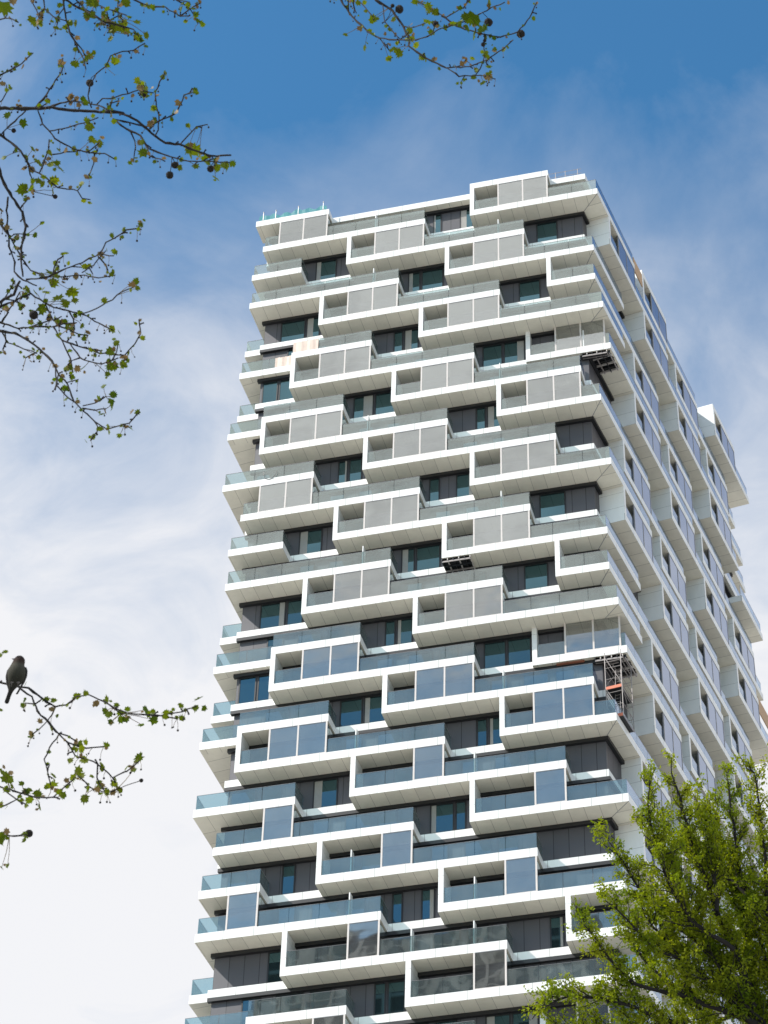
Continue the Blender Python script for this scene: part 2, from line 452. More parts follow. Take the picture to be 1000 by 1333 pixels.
OVR = {17: [(.3, 1.15)], 18: [(.3, 1.1), (1.14, 1.5)], 19: [(.4, .85)], 20: [(.1, .45), (1.05, 1.5)], 21: [(1.15, 1.6)], 3: [(.55, 1.4)], 12: [(.55, 1.4)],
       (3, -2.83): [(.0, 1.0), (1.04, 1.6)], (12, -2.83): [(.0, .95), (.99, 1.6)], (21, -2.83): [(1.1, 1.6)], (1, 7.17): [(.3, 1.15)], (10, 7.17): [(.15, 1.1)],
       (9, 3.17): [(.1, .5), (1.1, 1.75)], (5, -3.83): [(.42, 1.05), (1.1, 1.78)], (14, -3.83): [(.42, 1.05), (1.1, 1.78)], (6, 9.17): [], (15, 9.17): [], (8, 8.17): [], (17, 8.17): [], (19, 7.17): []}
misc_win = MB()
for n in range(0, NB_LEV - 1):
    c = n % 9
    for s in s_front(n):
        g0 = s + 7.17
        if g0 < -4 or g0 > 9.2: continue
        key = (n, round(g0, 2))
        for w0, w1 in OVR.get(key, OVR.get(n, GAP[c])):
            if g0 + w0 > -3.45 and g0 + w1 < 9.25: window(FRONT, n, g0 + w0, g0 + w1)
        # windows on the balconies themselves, behind railing and screens
        for w0, w1 in ((1.2, 2.1), (3.5, 4.1), (4.6, 5.5), (5.7, 6.4)):
            a0 = s + w0; a1 = s + w1
            if a0 > -3.45 and a1 < 9.2: window(FRONT, n, a0, a1, mb=misc_win)
    # left bay windows seen past the left corner slabs
    k0 = (1 + 4 * (n - 1)) % 9
    for k in range(0, 18):
        if k > 3 and random.random() < .8: window(RIGHT, n, .3 + k + .1, .3 + k + .85, mb=misc_win)
tag(misc_win.build('window', tower), kind='stuff')
# ------------------------------------------------------------------ camera
R0 = Vector((0.9763029806109629, 0.21581923147838245, -0.015954603542867388))
R1 = Vector((-0.14807314339322386, 0.6124339346887153, -0.776530115222209))
R2 = Vector((-0.15781899206299427, 0.7604911143237953, 0.629878107873624))
FPX, PPX, PPY = 2945.66464, 687.730584, 697.285652
CAM = Vector((38.85714676, -118.99024317, 1.60297555))
cd = bpy.data.cameras.new('camera'); cam = bpy.data.objects.new('camera', cd); col.objects.link(cam); sc.camera = cam
cam.matrix_world = Matrix(((R0.x, -R1.x, -R2.x, CAM.x), (R0.y, -R1.y, -R2.y, CAM.y), (R0.z, -R1.z, -R2.z, CAM.z), (0, 0, 0, 1)))
cd.sensor_fit = 'VERTICAL'; cd.sensor_height = 36.0; cd.lens = 36.0 * FPX / 1333.0
cd.shift_x = -(PPX - 500) / 1333.0; cd.shift_y = (PPY - 666.5) / 1333.0
cd.clip_start = .1; cd.clip_end = 5000
cd.dof.use_dof = True; cd.dof.focus_distance = 190.0; cd.dof.aperture_fstop = 24.0
def at(u, v, dist):
    """world point seen at photo pixel (u, v), dist metres from the camera"""
    d = R0 * ((u - PPX) / FPX) + R1 * ((v - PPY) / FPX) + R2
    return CAM + d.normalized() * dist

# ------------------------------------------------------------------ building details
# exposed soffits where cladding panels are missing
def exposed(fr, n, a0, a1, b0, b1, name='exposed_soffit_frame'):
    z = zb(n); m = MB(); k = 5
    m.box(fr, a0, a1, b0 + .03, b1, z - .006, z - .002, BLACK)
    for i in range(k + 1):
        a = a0 + (a1 - a0) * i / k
        m.box(fr, a - .014, a + .014, b0 + .0, b1, z - .10, z - .01, FRAME if i % 2 else BLACK)
    for j in range(4):
        b = b0 + .04 + (b1 - b0 - .06) * j / 3
        m.box(fr, a0, a1, b - .014, b + .014, z - .165, z - .105, BLACK if j % 2 else STEEL)
    return m.build(name, tower)
exposed(FRONT, 11, 4.0, 5.0, .02, .90)
exposed(FRONT, 5, 9.12, 10.05, .67, .92)
exposed(FRONT, 14, 9.12, 10.05, .67, .92)
exposed(RIGHT, 5, .75, 1.75, .06, .9); exposed(RIGHT, 14, .75, 1.9, .06, .9)
m = MB(); m.box(FRONT, 7.8, 8.75, .70, .80, zb(14) - .05, zb(14) - .02, RUST); m.build('loose_plank', tower)
# pink protective film on storey bands near the left corner
for a0, a1, b, h in ((-1.96, -.96, .03, .55), (-2.88, -2.04, .662, .53)):
    m = MB(); k = 9          # slightly slack sheet hung on the outside of the railing
    for i in range(k):
        x0, x1 = a0 + (a1 - a0) * i / k, a0 + (a1 - a0) * (i + 1) / k; y0, y1 = b + .008 * math.sin(i * 1.7), b + .008 * math.sin((i + 1) * 1.7)
        m.prism([(x0, y0), (x1, y1), (x1, y1 + .006), (x0, y0 + .006)], zb(4) + T + .01, zb(4) + T + h + .012 * math.sin(i * 2.1), FILM, FILM, FILM)
    m.build('protective_film', tower)
# site boards on the right-hand face and a board closing a railing end
m = MB(); m.box(RIGHT, 4.7, 5.8, .10, .14, zb(0) + T, zb(0) + T + .72, BOARD); m.build('plywood_board', tower)
m = MB(); m.box(RIGHT, 18.6, 20.2, .05, .09, zb(8) - .2, zb(8) + .55, BOARD); m.build('plywood_board', tower)
m = MB(); m.box(FRONT, 9.10, 9.125, .08, .9, zb(15) + T, zb(15) + T + .50, BOARD); m.build('plywood_board', tower)
# loose cable hanging over a storey band
m = MB()
cx = [(-2.75, .62), (-2.74, .45), (-2.68, .3), (-2.56, .22), (-2.42, .25), (-2.3, .38), (-2.24, .6)]
m.polytube([(x * U, -.02, (zb(8) + .02 + dz) * U + Z0) for x, dz in cx], [.02] * 7, BLACK); m.build('cable', tower)
# roof railing
m = MB(); zt = (H + T) * U + Z0
pts = [(7.9, .7), (8.3, .7), (8.8, .7)]
for x, y in pts: m.tube((x * U + .9, y * U, zt - .1), (x * U + .9, y * U, zt + 1.1), .025, STEEL)
for h in (.55, 1.05): m.tube((7.9 * U, .7 * U, zt + h), (8.8 * U + 1.2, .7 * U, zt + h), .02, STEEL)
m.build('roof_railing', tower)
# lightning conductor line along the roof edge
m = MB(); m.box(FRONT, -.8, 4.95, .56, .58, H + T, H + T + .03, GREYF); m.build('roof_edge_trim', tower)
# green netting with posts over the top left canopy
net = empty('safety_netting', (-3.8 * U, .2, (H + T) * U + Z0))
tag(net, 'torn green safety netting on posts along the top left roof corner', 'netting')
m = MB(); zc = (H + T) * U + Z0; xs = [-3.8 + .15 * i for i in range(20)]
for i in range(len(xs) - 1):
    h0 = .62 + .16 * math.sin(i * 1.9) + .1 * math.sin(i * .7); h1 = .62 + .16 * math.sin((i + 1) * 1.9) + .1 * math.sin((i + 1) * .7)
    y0 = .14 + .03 * math.sin(i * 2.3); y1 = .14 + .03 * math.sin(i * 2.3 + 2.3)
    m.face([(xs[i] * U, y0, zc + .01), (xs[i + 1] * U, y1, zc + .01), (xs[i + 1] * U, y1, zc + h1), (xs[i] * U, y0, zc + h0)], NET)
o = m.build('net', net); o.matrix_parent_inverse = Matrix.Translation(net.location).inverted()
for x in (-3.62, -3.1, -2.15, -1.1):
    m = MB(); m.tube((x * U, .12, zc), (x * U, .12, zc + .95), .03, WHITE); m.box(FRONT, x - .03, x + .03, .045, .075, H + T, H + T + .1, STEEL)
    m.tube((x * U, .12, zc + .95), (x * U, .12, zc + 1.1), .045, STEEL)
    o = m.build('post', net); o.matrix_parent_inverse = Matrix.Translation(net.location).inverted()

# suspended scaffold at the right-hand corner
scf = empty('scaffold', (19.6, .3, zb(16) * U + Z0))
tag(scf, 'narrow steel scaffold cage with ladder hung at the right corner balcony', 'scaffold')
inv = Matrix.Translation(scf.location).inverted()
zs0, zs1 = (zb(16) + T) * U + Z0 + .05, (zb(14)) * U + Z0 - .25
def P3(a, b, z): p = RIGHT(a, b); return (p[0] * U, p[1] * U, z)
cor = [(.25, .10), (.25, .66), (1.3, .66), (1.3, .10)]
m = MB()
for a, b in cor: m.tube(P3(a, b, zs0), P3(a, b, zs1), .032, STEEL)
o = m.build('upright', scf); o.matrix_parent_inverse = inv
m = MB()
for h in (0.05, 1.0, 2.0, 2.5, 3.1, 4.0, 4.5, 5.0):
    z = zs0 + h
    if z > zs1: break
    for i in range(4): m.tube(P3(*cor[i], z), P3(*cor[(i + 1) % 4], z), .022, STEEL)
for (i, h0, h1) in ((0, .1, 2.4), (1, .1, 2.4), (3, .1, 2.4), (0, 2.6, 4.9), (1, 2.6, 4.9)):
    m.tube(P3(*cor[i], zs0 + h0), P3(*cor[(i + 1) % 4], zs0 + h1), .018, STEEL)
o = m.build('brace', scf); o.matrix_parent_inverse = inv
for h in (.02, 2.3):
    m = MB(); m.prism([RIGHT(.27, .12), RIGHT(1.28, .12), RIGHT(1.28, .64), RIGHT(.27, .64)], (zs0 + h - Z0) / U, (zs0 + h + .05 - Z0) / U, STEEL, BLACK, STEEL)
    m.prism([RIGHT(.24, .12), RIGHT(.255, .12), RIGHT(.255, .66), RIGHT(.24, .66)], (zs0 + h - Z0) / U, (zs0 + h + .22 - Z0) / U, ORANGE, ORANGE, ORANGE)
    o = m.build('platform', scf); o.matrix_parent_inverse = inv
m = MB()
l0, l1 = P3(.45, .28, zs0), P3(.75, .28, zs0 + 4.4); q0, q1 = P3(.45, .46, zs0), P3(.75, .46, zs0 + 4.4)
m.tube(l0, l1, .022, STEEL); m.tube(q0, q1, .022, STEEL)
for i in range(15):
    t = (i + .5) / 15; m.tube(Vector(l0).lerp(Vector(l1), t), Vector(q0).lerp(Vector(q1), t), .016, STEEL)
o = m.build('ladder', scf); o.matrix_parent_inverse = inv

# ------------------------------------------------------------------ ground
g, nt, out = mat('ground')
ns = N(nt, 'ShaderNodeTexNoise', Scale=.05, Detail=8.0); tc = N(nt, 'ShaderNodeTexCoord'); nt.links.new(tc.outputs['Object'], ns.inputs['Vector'])
b = N(nt, 'ShaderNodeBsdfPrincipled', Roughness=.9); nt.links.new(mixc(nt, ns.outputs[0], (.40, .385, .35), (.46, .44, .40)), b.inputs['Base Color']); nt.links.new(b.outputs[0], out.inputs[0])
m = MB(); m.face([(-2500, -2500, 0), (2500, -2500, 0), (2500, 2500, 0), (-2500, 2500, 0)], g)
tag(m.build('ground'), kind='structure')

ot = empty('office_tower', (-62, -262, 0)); tag(ot, 'dark striped office tower mirrored in the lowest glass screens', 'office building')
m = MB(); oi_ = Matrix.Translation(ot.location).inverted()
m.prism([(-48, -150), (-14, -150), (-14, -128), (-48, -128)], -Z0 / U - .02, (219 - Z0) / U, DARK, None, CONC)
o = m.build('wall', ot); o.matrix_parent_inverse = oi_
m = MB()
for i in range(14):
    x = -47.5 + i * 2.5; m.prism([(x, -127.99), (x + .8, -127.99), (x + .8, -127.5), (x, -127.5)], -Z0 / U, (218 - Z0) / U, PALEW, PALEW, PALEW)
o = m.build('pilaster', ot); o.matrix_parent_inverse = oi_
m = MB()
for k in range(54): z = (4 * k + 2.6 - Z0) / U; m.prism([(-48, -127.995), (-14, -127.995), (-14, -127.8), (-48, -127.8)], z, z + .35, PALEW, PALEW, PALEW)
o = m.build('floor_band', ot); o.matrix_parent_inverse = oi_
# ------------------------------------------------------------------ leaves and trees
def leaf_mat(name, c0, c1, trans=.55):
    m, nt, out = mat(name)
    oi = N(nt, 'ShaderNodeTexCoord'); ns = N(nt, 'ShaderNodeTexNoise', Scale=4.0 if 'young' in name else 3.0, Detail=3.0)
    nt.links.new(oi.outputs['Object'], ns.inputs['Vector'])
    rmp = math_(nt, 'MULTIPLY', math_(nt, 'SUBTRACT', ns.outputs[0], .3), 2.4)
    c = mixc(nt, rmp, c0, c1)
    d = N(nt, 'ShaderNodeBsdfPrincipled', Roughness=.45); t = N(nt, 'ShaderNodeBsdfTranslucent')
    d.inputs['Specular IOR Level'].default_value = .15
    nt.links.new(c, d.inputs['Base Color'])
    hs = N(nt, 'ShaderNodeHueSaturation', Saturation=1.15, Value=1.1); nt.links.new(c, hs.inputs['Color']); nt.links.new(hs.outputs[0], t.inputs[0])
    mx = N(nt, 'ShaderNodeMixShader'); mx.inputs[0].default_value = trans
    nt.links.new(d.outputs[0], mx.inputs[1]); nt.links.new(t.outputs[0], mx.inputs[2]); nt.links.new(mx.outputs[0], out.inputs[0])
    return m
LEAF_P = leaf_mat('young_plane_leaf', (.065, .115, .008), (.165, .19, .02))
LEAF_B = leaf_mat('plane_bud_scale', (.15, .10, .045), (.22, .16, .07), .35)
LEAF_T = leaf_mat('spring_tree_leaf', (.145, .215, .012), (.39, .42, .035), .55)
BARK = simple('dark_bark', (.014, .011, .010), .9, noise=.3, scale=8)
FRUIT = simple('seed_ball_brown', (.012, .009, .007), .95, noise=.5, scale=90)

CATM = {}
def lobed_leaf(mb, c, r, m, nrm, up):
    """pointed, toothed plane leaf: a bent fan with five lobes"""
    nrm = nrm.normalized(); x = up.cross(nrm)
    if x.length < 1e-3: x = nrm.orthogonal()
    x.normalize(); y = nrm.cross(x)
    out = [(-.12, -.62), (-.55, -.72), (-.60, -.35), (-1.0, -.20), (-.78, .05), (-.95, .45), (-.52, .42), (-.40, .78), (-.18, .62), (0, 1.1),
           (.18, .62), (.40, .78), (.52, .42), (.95, .45), (.78, .05), (1.0, -.20), (.60, -.35), (.55, -.72), (.12, -.62)]
    i = len(mb.v); mb.v.append(tuple(c)); mi = mb.mi(m); cup = random.uniform(-.25, .45); sx = random.uniform(.72, 1.05)
    for a, b in out:
        a *= sx; sp2 = random.uniform(.8, 1.2); a *= sp2; b *= sp2; k = cup * (a * a * .8 + b * b * .25)
        mb.v.append(tuple(c + (x * a + y * b + nrm * k) * r))
    n = len(out)
    for k in range(n):
        mb.f.append((i, i + 1 + k, i + 1 + (k + 1) % n)); mb.m.append(mi); mb.uv.append([(.5, .5)] * 3)
def ball(mb, c, r, m, seg=10, rings=7, bumpy=.06):
    i0 = len(mb.v); mi = mb.mi(m)
    for j in range(rings + 1):
        th = math.pi * j / rings
        for k in range(seg):
            ph = 2 * math.pi * k / seg; rr = r * (1 + random.uniform(-bumpy, bumpy))
            mb.v.append((c[0] + rr * math.sin(th) * math.cos(ph), c[1] + rr * math.sin(th) * math.sin(ph), c[2] + rr * math.cos(th)))
    for j in range(rings):
        for k in range(seg):
            a = i0 + j * seg + k; b = i0 + j * seg + (k + 1) % seg
            mb.f.append((a, b, b + seg, a + seg)); mb.m.append(mi); mb.uv.append([(.5, .5)] * 4)
def rv(): return Vector((random.uniform(-1, 1), random.uniform(-1, 1), random.uniform(-1, 1)))

# the plane tree: every polyline is (distance at start, distance at end, start width px, end width px, photo pixels)
BR = [
 (8.0, 7.6, 5.2, 2.6, [(-300,150),(-120,142),(-30,141),(0,141),(45,141.6),(67,140),(90,144),(112,145),(136,145.6),(160,146.4),(162.6,148.5),(184,161),(202,177),(215,186),(234,188),(252,195),(271,203),(301,202)]),
 (7.8, 7.6, 2.4, 1.3, [(149,155),(168,160),(191,165),(211,156),(230,147),(240,124),(253,120)]),
 (7.8, 7.5, 2.6, 1.4, [(148,155),(157,163),(183,177),(194,194),(224,205),(245,210),(271,210),(300,212)]),
 (7.7, 7.5, 2.0, 1.3, [(183,177),(191,192),(196,203),(215,210)]),
 (7.7, 7.7, 1.8, 1.2, [(202,177),(206,169),(207.7,150),(204,139),(202,120),(215,94)]),
 (7.6, 7.8, 1.8, 1.1, [(234,188),(245,177),(256,165.5),(270,162)]),
 (7.9, 8.0, 2.6, 1.3, [(46,141),(61,123),(69,110),(80,94),(83,85)]),
 (7.9, 7.7, 2.0, 1.3, [(67,138),(90,131),(126,136),(144,145)]),
 (7.8, 7.7, 1.8, 1.2, [(126,136),(134,128),(144,128),(159,124),(181,116.6),(200,121)]),
 (7.8, 7.9, 2.0, 1.2, [(119,141),(115,125),(117,110),(125,96),(137.6,86),(144,72),(160,67),(174,65),(189,56)]),
 (8.3, 8.0, 3.0, 1.3, [(60,-80),(81,-5),(86,24),(91,42),(102,64),(109,77),(112,90)]),
 (8.3, 8.0, 3.4, 1.6, [(40,-70),(83,-2),(102,10),(118,16),(136,29),(151,32),(174,38),(185,54)]),
 (8.3, 8.0, 2.4, 1.3, [(70,-60),(99,0),(112,13),(128,24),(146,40)]),
 (8.3, 8.0, 2.2, 1.1, [(90,-50),(125,6),(144,13),(165,20)]),
 (8.3, 8.1, 1.8, 1.1, [(20,-60),(41,0),(50,19),(51,30)]),
 (8.3, 8.1, 1.8, 1.1, [(40,-60),(57,0),(59,11),(70,21),(86,27)]),
 (8.3, 8.1, 1.8, 1.1, [(140,-60),(154,0),(154,21),(160,26)]),
 (8.3, 8.1, 2.2, 1.2, [(120,-60),(174,0),(194,7.5),(215,9.4),(234,20.7),(247,20.7)]),
 (8.3, 8.1, 1.8, 1.1, [(200,-50),(230,0),(247,3)]),
 (8.2, 8.0, 1.8, 1.0, [(-40,104),(0,98),(10,93),(24,86),(38,74),(43,69)]),
 (8.2, 8.0, 1.8, 1.0, [(-40,35),(0,25),(13,24),(24,29)]),
 (8.0, 8.1, 1.8, 1.3, [(34,144),(14,162),(0,176),(-30,205)]),
 (8.1, 7.8, 3.4, 1.3, [(-60,120),(0,175),(14,186),(27,196),(40,220),(56,229),(75,244),(101,248),(106,242)]),
 (7.8, 7.8, 1.4, 1.0, [(101,248),(107,258),(118,260)]),
 (7.9, 7.7, 2.0, 1.1, [(50,144),(56,162),(64,170),(72,181),(96,194),(112,198),(136,200),(149,207)]),
 (7.8, 7.7, 1.6, 1.0, [(64,170),(83,168),(102,162),(128,153)]),
 (8.2, 7.8, 4.2, 2.2, [(-60,120),(-8,205),(6,240),(16,256),(29,277),(33,296),(30,312),(27,336),(30,360)]),
 (8.1, 7.9, 2.6, 1.8, [(11,256),(9,274),(10,300),(12,320),(19,342),(19,354),(30,364),(48,372)]),
 (8.2, 7.7, 2.6, 1.0, [(-40,215),(0,290),(6,300),(16,312),(26,332),(40,352),(58,360),(80,360),(110,358),(128,362),(150,358)]),
 (7.9, 7.6, 2.4, 1.0, [(34,364),(58,362),(80,352),(106,342),(116,336),(130,331),(138,316),(164,301)]),
 (7.7, 7.6, 1.3, 1.0, [(130,331),(148,333)]),
 (7.7, 7.7, 1.3, 1.0, [(106,355),(122,345),(138,326)]),
 (8.1, 7.9, 5.0, 3.0, [(-160,420),(-40,400),(0,393),(18,383),(26,366)]),
 (8.1, 7.7, 2.8, 1.4, [(-60,410),(0,400),(22,390),(40,382),(58,394),(70,400),(108,409),(124,418),(148,430)]),
 (7.7, 7.5, 1.6, 1.0, [(108,409),(128,400),(146,390),(158,380),(174,374)]),
 (8.0, 7.7, 2.8, 1.4, [(-80,400),(0,420),(24,427),(50,425),(70,425),(88,421),(100,420)]),
 (8.0, 7.9, 2.2, 1.6, [(2,420),(18,394),(26,380)]),
 (8.0, 7.5, 3.4, 1.2, [(-80,420),(0,431),(20,434),(32,440),(56,458),(68,470),(76,486),(88,500),(96,522),(108,534),(124,549),(138,558)]),
 (7.7, 7.6, 1.8, 1.3, [(76,486),(74,502),(88,518),(98,524)]),
 (7.7, 7.6, 1.4, 1.0, [(88,498),(102,494)]),
 (7.6, 7.5, 1.6, 1.0, [(108,528),(124,524),(138,516)]),
 (7.6, 7.5, 1.5, 1.0, [(108,532),(124,534),(138,532)]),
 (7.5, 7.4, 1.6, 0.9, [(140,558),(148,556),(168,551),(182,536)]),
 (7.8, 7.5, 2.2, 1.0, [(70,425),(80,442),(94,448),(114,454),(130,460),(162,462),(176,448),(183,434),(181,416)]),
 (7.7, 7.5, 1.8, 1.1, [(92,448),(104,466),(116,471),(132,474),(154,466)]),
 (8.0, 7.8, 1.8, 1.1, [(3,433),(10,446),(32,454),(48,460)]),
 (7.9, 7.8, 1.6, 1.1, [(58,394),(70,418),(80,412)]),
 (9.2, 8.6, 2.6, 1.6, [(420,-60),(444,0),(461,25),(480,41),(494,50),(520,52),(536,52)]),
 (9.2, 8.5, 3.4, 1.2, [(455,-60),(490,0),(511,14),(525,34),(533,50),(532,60),(556,77),(581,88),(612,87),(634,78),(654,64),(668,52)]),
 (8.6, 8.4, 1.5, 1.0, [(581,88),(598,99),(626,98),(645,103)]),
 (9.0, 8.7, 1.6, 1.2, [(499,6),(501,28),(520,50)]),
 (8.9, 8.6, 1.6, 1.0, [(533,36),(553,31)]),
 (9.2, 8.6, 2.2, 1.1, [(520,-60),(542,0),(564,14),(581,22),(604,10),(612,0)]),
 (8.8, 8.5, 2.4, 1.2, [(575,20),(595,34),(612,40),(632,45),(651,48),(674,42),(690,22),(699,3)]),
 (8.8, 8.6, 1.8, 1.1, [(540,53),(556,48),(570,38),(595,32)]),
 (8.9, 8.6, 1.5, 1.0, [(605,30),(623,20),(640,10),(657,3)]),
 (9.2, 8.9, 1.8, 1.1, [(445,-40),(458,0),(464,17)]),
 (9.2, 8.9, 1.8, 1.1, [(440,-50),(466,0),(476,10),(486,22)]),
 (8.9, 8.8, 1.6, 1.0, [(492,48),(508,67)]),
 (7.3, 6.9, 3.6, 1.0, [(-200,890),(-60,880),(0,888),(23,893.5),(37,896),(56,910),(72,920),(86,918),(100,907),(116,904),(135,913),(150,922),(173,930),(205,932),(237,926),(256,919)]),
 (7.1, 6.9, 2.6, 1.0, [(23,893.5),(42,907),(49,926),(63,940),(77,956),(88,966),(98,984),(121,991),(133,1000),(147,1012),(166,1004),(182,990)]),
 (7.1, 7.0, 1.5, 1.0, [(77,956),(65,973),(58,989),(63,1010),(66,1022)]),
 (7.3, 7.0, 2.4, 1.3, [(-90,1000),(0,1024),(14,1028),(47,1038),(70,1038),(98,1012)]),
 (7.3, 7.1, 1.5, 1.0, [(4,1028),(23,1042),(37,1049)]),
 (7.3, 7.1, 1.5, 1.0, [(-60,1090),(0,1086),(19,1089),(35,1086)]),
 (7.1, 7.0, 1.4, 1.0, [(98,1006),(121,1028),(140,1026)]),
]
LV = [(4,10,14),(62,14,4),(42,26,7),(51,30,7),(99,30,6),(119,2,9),(124,5,7),(120,22,8),(113,20,6),(150,36,10),(144,50,6),(117,73,6),(97,83,6),(150,80,7),(150,98,5),(183,111,9),(190,114,8),(188,122,7),(179,105,6),(225,148,7),(200,141,5),(245,163,5),(186,199,8),(185,185,5),(253,195,9),(245,193,8),(260,200,7),(281,232,7),(295,215,7),(283,218,7),(270,212,6),(255,216,6),(234,218,5),(157,36,9),(162,30,6),(165,40,6),(178,29,6),(179,48,7),(191,46,6),(164,4,7),(236,12,5),(255,19,6),(242,28,4),(144,148,8),(148,158,5),(254,117,4.5),
 (10,150,7),(30,160,7),(117,165,8),(119,181,6),(115,196,5),(43,194,6),(50,211,8),(66,214,6),(78,220,8),(74,212,5),(70,236,9),(51,236,8),(56,240,6),(69,248,6),(29,248,8),(34,205,6),(40,245,7),(30,243,6),(55,290,4),(5,205,5),
 (46,306,5),(66,355,8),(72,358,8),(70,368,8),(60,380,7),(94,379,9),(46,380,6),(76,388,10),(36,376,6),(55,402,8),(74,418,7),(144,457,8),(177,366,5.5),(179,375,4.5),(155,432,4.5),(107,424,5),(76,438,6),(94,429,5.5),(86,396,6),(40,419,4.5),(26,397,4),(50,465,5),(124,462,4),(136,391,5),(98,391,4.5),(111,347,5.5),(84,392,8),(42,405,5),
 (108,479,5.5),(148,476,8),(143,478,7),(160,474,7),(140,487,5),(129,519,5),(148,514,6),(147,528,6.5),(145,523,5),(132,539,4.5),(141,555,5.5),(169,557,6),(156,566,5),(135,503,5),
 (466,4,5),(485,25,7),(486,22,5),(486,46,6),(450,45,4),(475,62,5),(520,69,7),(515,64,5),(506,76,5),(542,59,6),(550,74,6),(536,50,5),(562,42,6),(557,28,7),(557,8,7),(567,15,6),(567,31,7),(590,31,7),(615,25,11),(625,28,10),(628,38,9),(616,46,8),(609,36,7),(620,20,8),(637,4,7),(636,87,5),(615,76,4),(644,64,4),(629,108,5),(637,99,6),(620,90,4),(541,2,5),
 (106,975,7),(139,912,7),(137,926,7),(142,930,6),(144,940,5),(110,989,7),(92,990,5),(102,1003,8),(106,1010,6),(95,1012,6),(130,1024,7),(110,1040,6.5),(148,1020,5),(67,1022,8),(82,1035,6),(28,1020,4.5),(49,1034,7),(38,1041,8),(52,1050,6),(35,1030,7),(9,1012,9),(3,1005,7),(14,1016,6),(34,1089,5),(2,1089,8),(0,1096,6),(10,1127,4.5),(2,1130,4),
 (259,910,9),(266,922,5),(200,937,8),(190,924,7),(193,930,6),(157,937,7),(164,936,6),(144,940,5),(184,943,6),(130,1023,6),(150,1021,5),(110,1039,6),(181,986,7),(174,1002,5),(178,992,4),(7,848,4),(0,853,4),(1,924,4)]
BALLS = [(117,108,5),(221,228,5.2),(228,215,5),(274,220,4.7),(188,124,2.6),(72,256,3.2),(18,170,3.2),(44,410,6.2),(520,12,5.7),(636,29,5.7),(678,44,5.7),(629,58,3.1),(631,53,2.5),(567,31,4.2),(511,7.5,2.8),(38,1085,5.2),(184,1016,2.8)]
trunk_base = Vector((29.2, -114.6, 0)); 
plane = empty('plane_tree', trunk_base)
tag(plane, 'plane tree with dark knotty twigs, seed balls and young leaves reaching in from the left', 'tree')
pinv = Matrix.Translation(trunk_base).inverted()
mt = MB(); mt.polytube([trunk_base + Vector(p) for p in ((0, 0, -.1), (.05, .02, .4), (.1, .1, 3), (.3, .3, 5.2), (.7, .5, 7.2), (1.0, .9, 9.0))], [.34, .27, .22, .19, .15, .10], BARK, 12)
limb_top = trunk_base + Vector((.3, .3, 5.2))
mb = MB(); twigpts = []
from mathutils import noise
starts = []
for d0, d1, w0, w1, px in BR:
    L = len(px); pts = []; rads = []
    # resample with small knots and kinks
    for i in range(L - 1):
        (x0, y0), (x1, y1) = px[i], px[i + 1]; seg = math.hypot(x1 - x0, y1 - y0); k = max(1, int(seg / 6))
        for j in range(k):
            t = (i + j / k) / (L - 1); x = x0 + (x1 - x0) * j / k; y = y0 + (y1 - y0) * j / k
            d = d0 + (d1 - d0) * t; w = w0 + (w1 - w0) * t
            jx = random.uniform(-.7, .7); jy = random.uniform(-.7, .7)
            kn = 1.35 if random.random() < .22 else random.uniform(.85, 1.08)
            pts.append(at(x + jx, y + jy, d)); rads.append(max(.0022, w * .5 * kn * d / FPX))
    pts.append(at(*px[-1], d1)); rads.append(max(.002, w1 * .45 * d1 / FPX))
    mb.polytube(pts, rads, BARK, 6)
    if px[0][0] < -20 or px[0][1] < -20: starts.append((pts[0], rads[0], px[0], d0))
    # spurs and buds
    for i in range(2, len(pts) - 1):
        if random.random() < .24 and rads[i] < .006:
            dr = (rv() + R0 * .1).normalized(); ln = random.uniform(.008, .022)
            mb.polytube([pts[i], pts[i] + dr * ln * .6 + Vector((0, 0, .002)), pts[i] + dr * ln], [.0028, .0022, .0032], BARK, 5)
    # side twiglets, kinked and knobbed, each with its own buds
    for i in range(3, len(pts) - 1):
        if rads[i] < .0075 and random.random() < .085:
            ax = (pts[i] - pts[i - 1]).normalized(); dr = (ax * .7 + rv() * .9).normalized(); q = pts[i]; tw = [q]
            for _k in range(random.randint(2, 4)):
                dr = (dr + rv() * .45 + Vector((0, 0, .05))).normalized(); q = q + dr * random.uniform(.018, .04); tw.append(q)
            mb.polytube(tw, [.0026 * random.uniform(.8, 1.3)] + [.0021 * random.uniform(.8, 1.4) for _k in tw[1:]], BARK, 5)
            twigpts += [(q_, 1.25) for q_ in tw[1:]] + [(tw[-1], 2.2)] * 2
    if w1 < 1.7: twigpts += [(p, i / len(pts)) for i, p in enumerate(pts) if i > len(pts) * .3]
# limbs off the frame bring every branch back to the trunk
hub = [trunk_base + Vector((.55, .42, 6.4)), trunk_base + Vector((.3, .3, 5.2)), trunk_base + Vector((.85, .7, 8.1))]
for p, r0, (sx_, sy_), d_ in starts:
    h = min(hub, key=lambda q: (q - p).length)
    w1_, w2_ = (at(sx_ - 60, -230 - random.uniform(0, 60), d_), at(-420, -330, d_ - .2)) if sy_ < -20 else (at(min(sx_, -60) - 110, sy_ + 15, d_), at(-380, (sy_ + 300) * .5, d_ - .2))
    mt.polytube([h, h.lerp(w2_, .5) + rv() * .05, w2_, w2_.lerp(w1_, .5) + rv() * .04, w1_, p], [max(.05, r0 * 3), max(.04, r0 * 2.6), max(.03, r0 * 2.2), r0 * 1.8, r0 * 1.4, r0], BARK, 7)
o = mt.build('trunk', plane, smooth=True); o.matrix_parent_inverse = pinv
o = mb.build('twigs', plane, smooth=True); o.matrix_parent_inverse = pinv
lf = MB(); st = MB()
def near_twig(p):
    best = None
    for q, _ in twigpts:
        d = (q - p).length
        if best is None or d < best[0]: best = (d, q)
    return best[1]
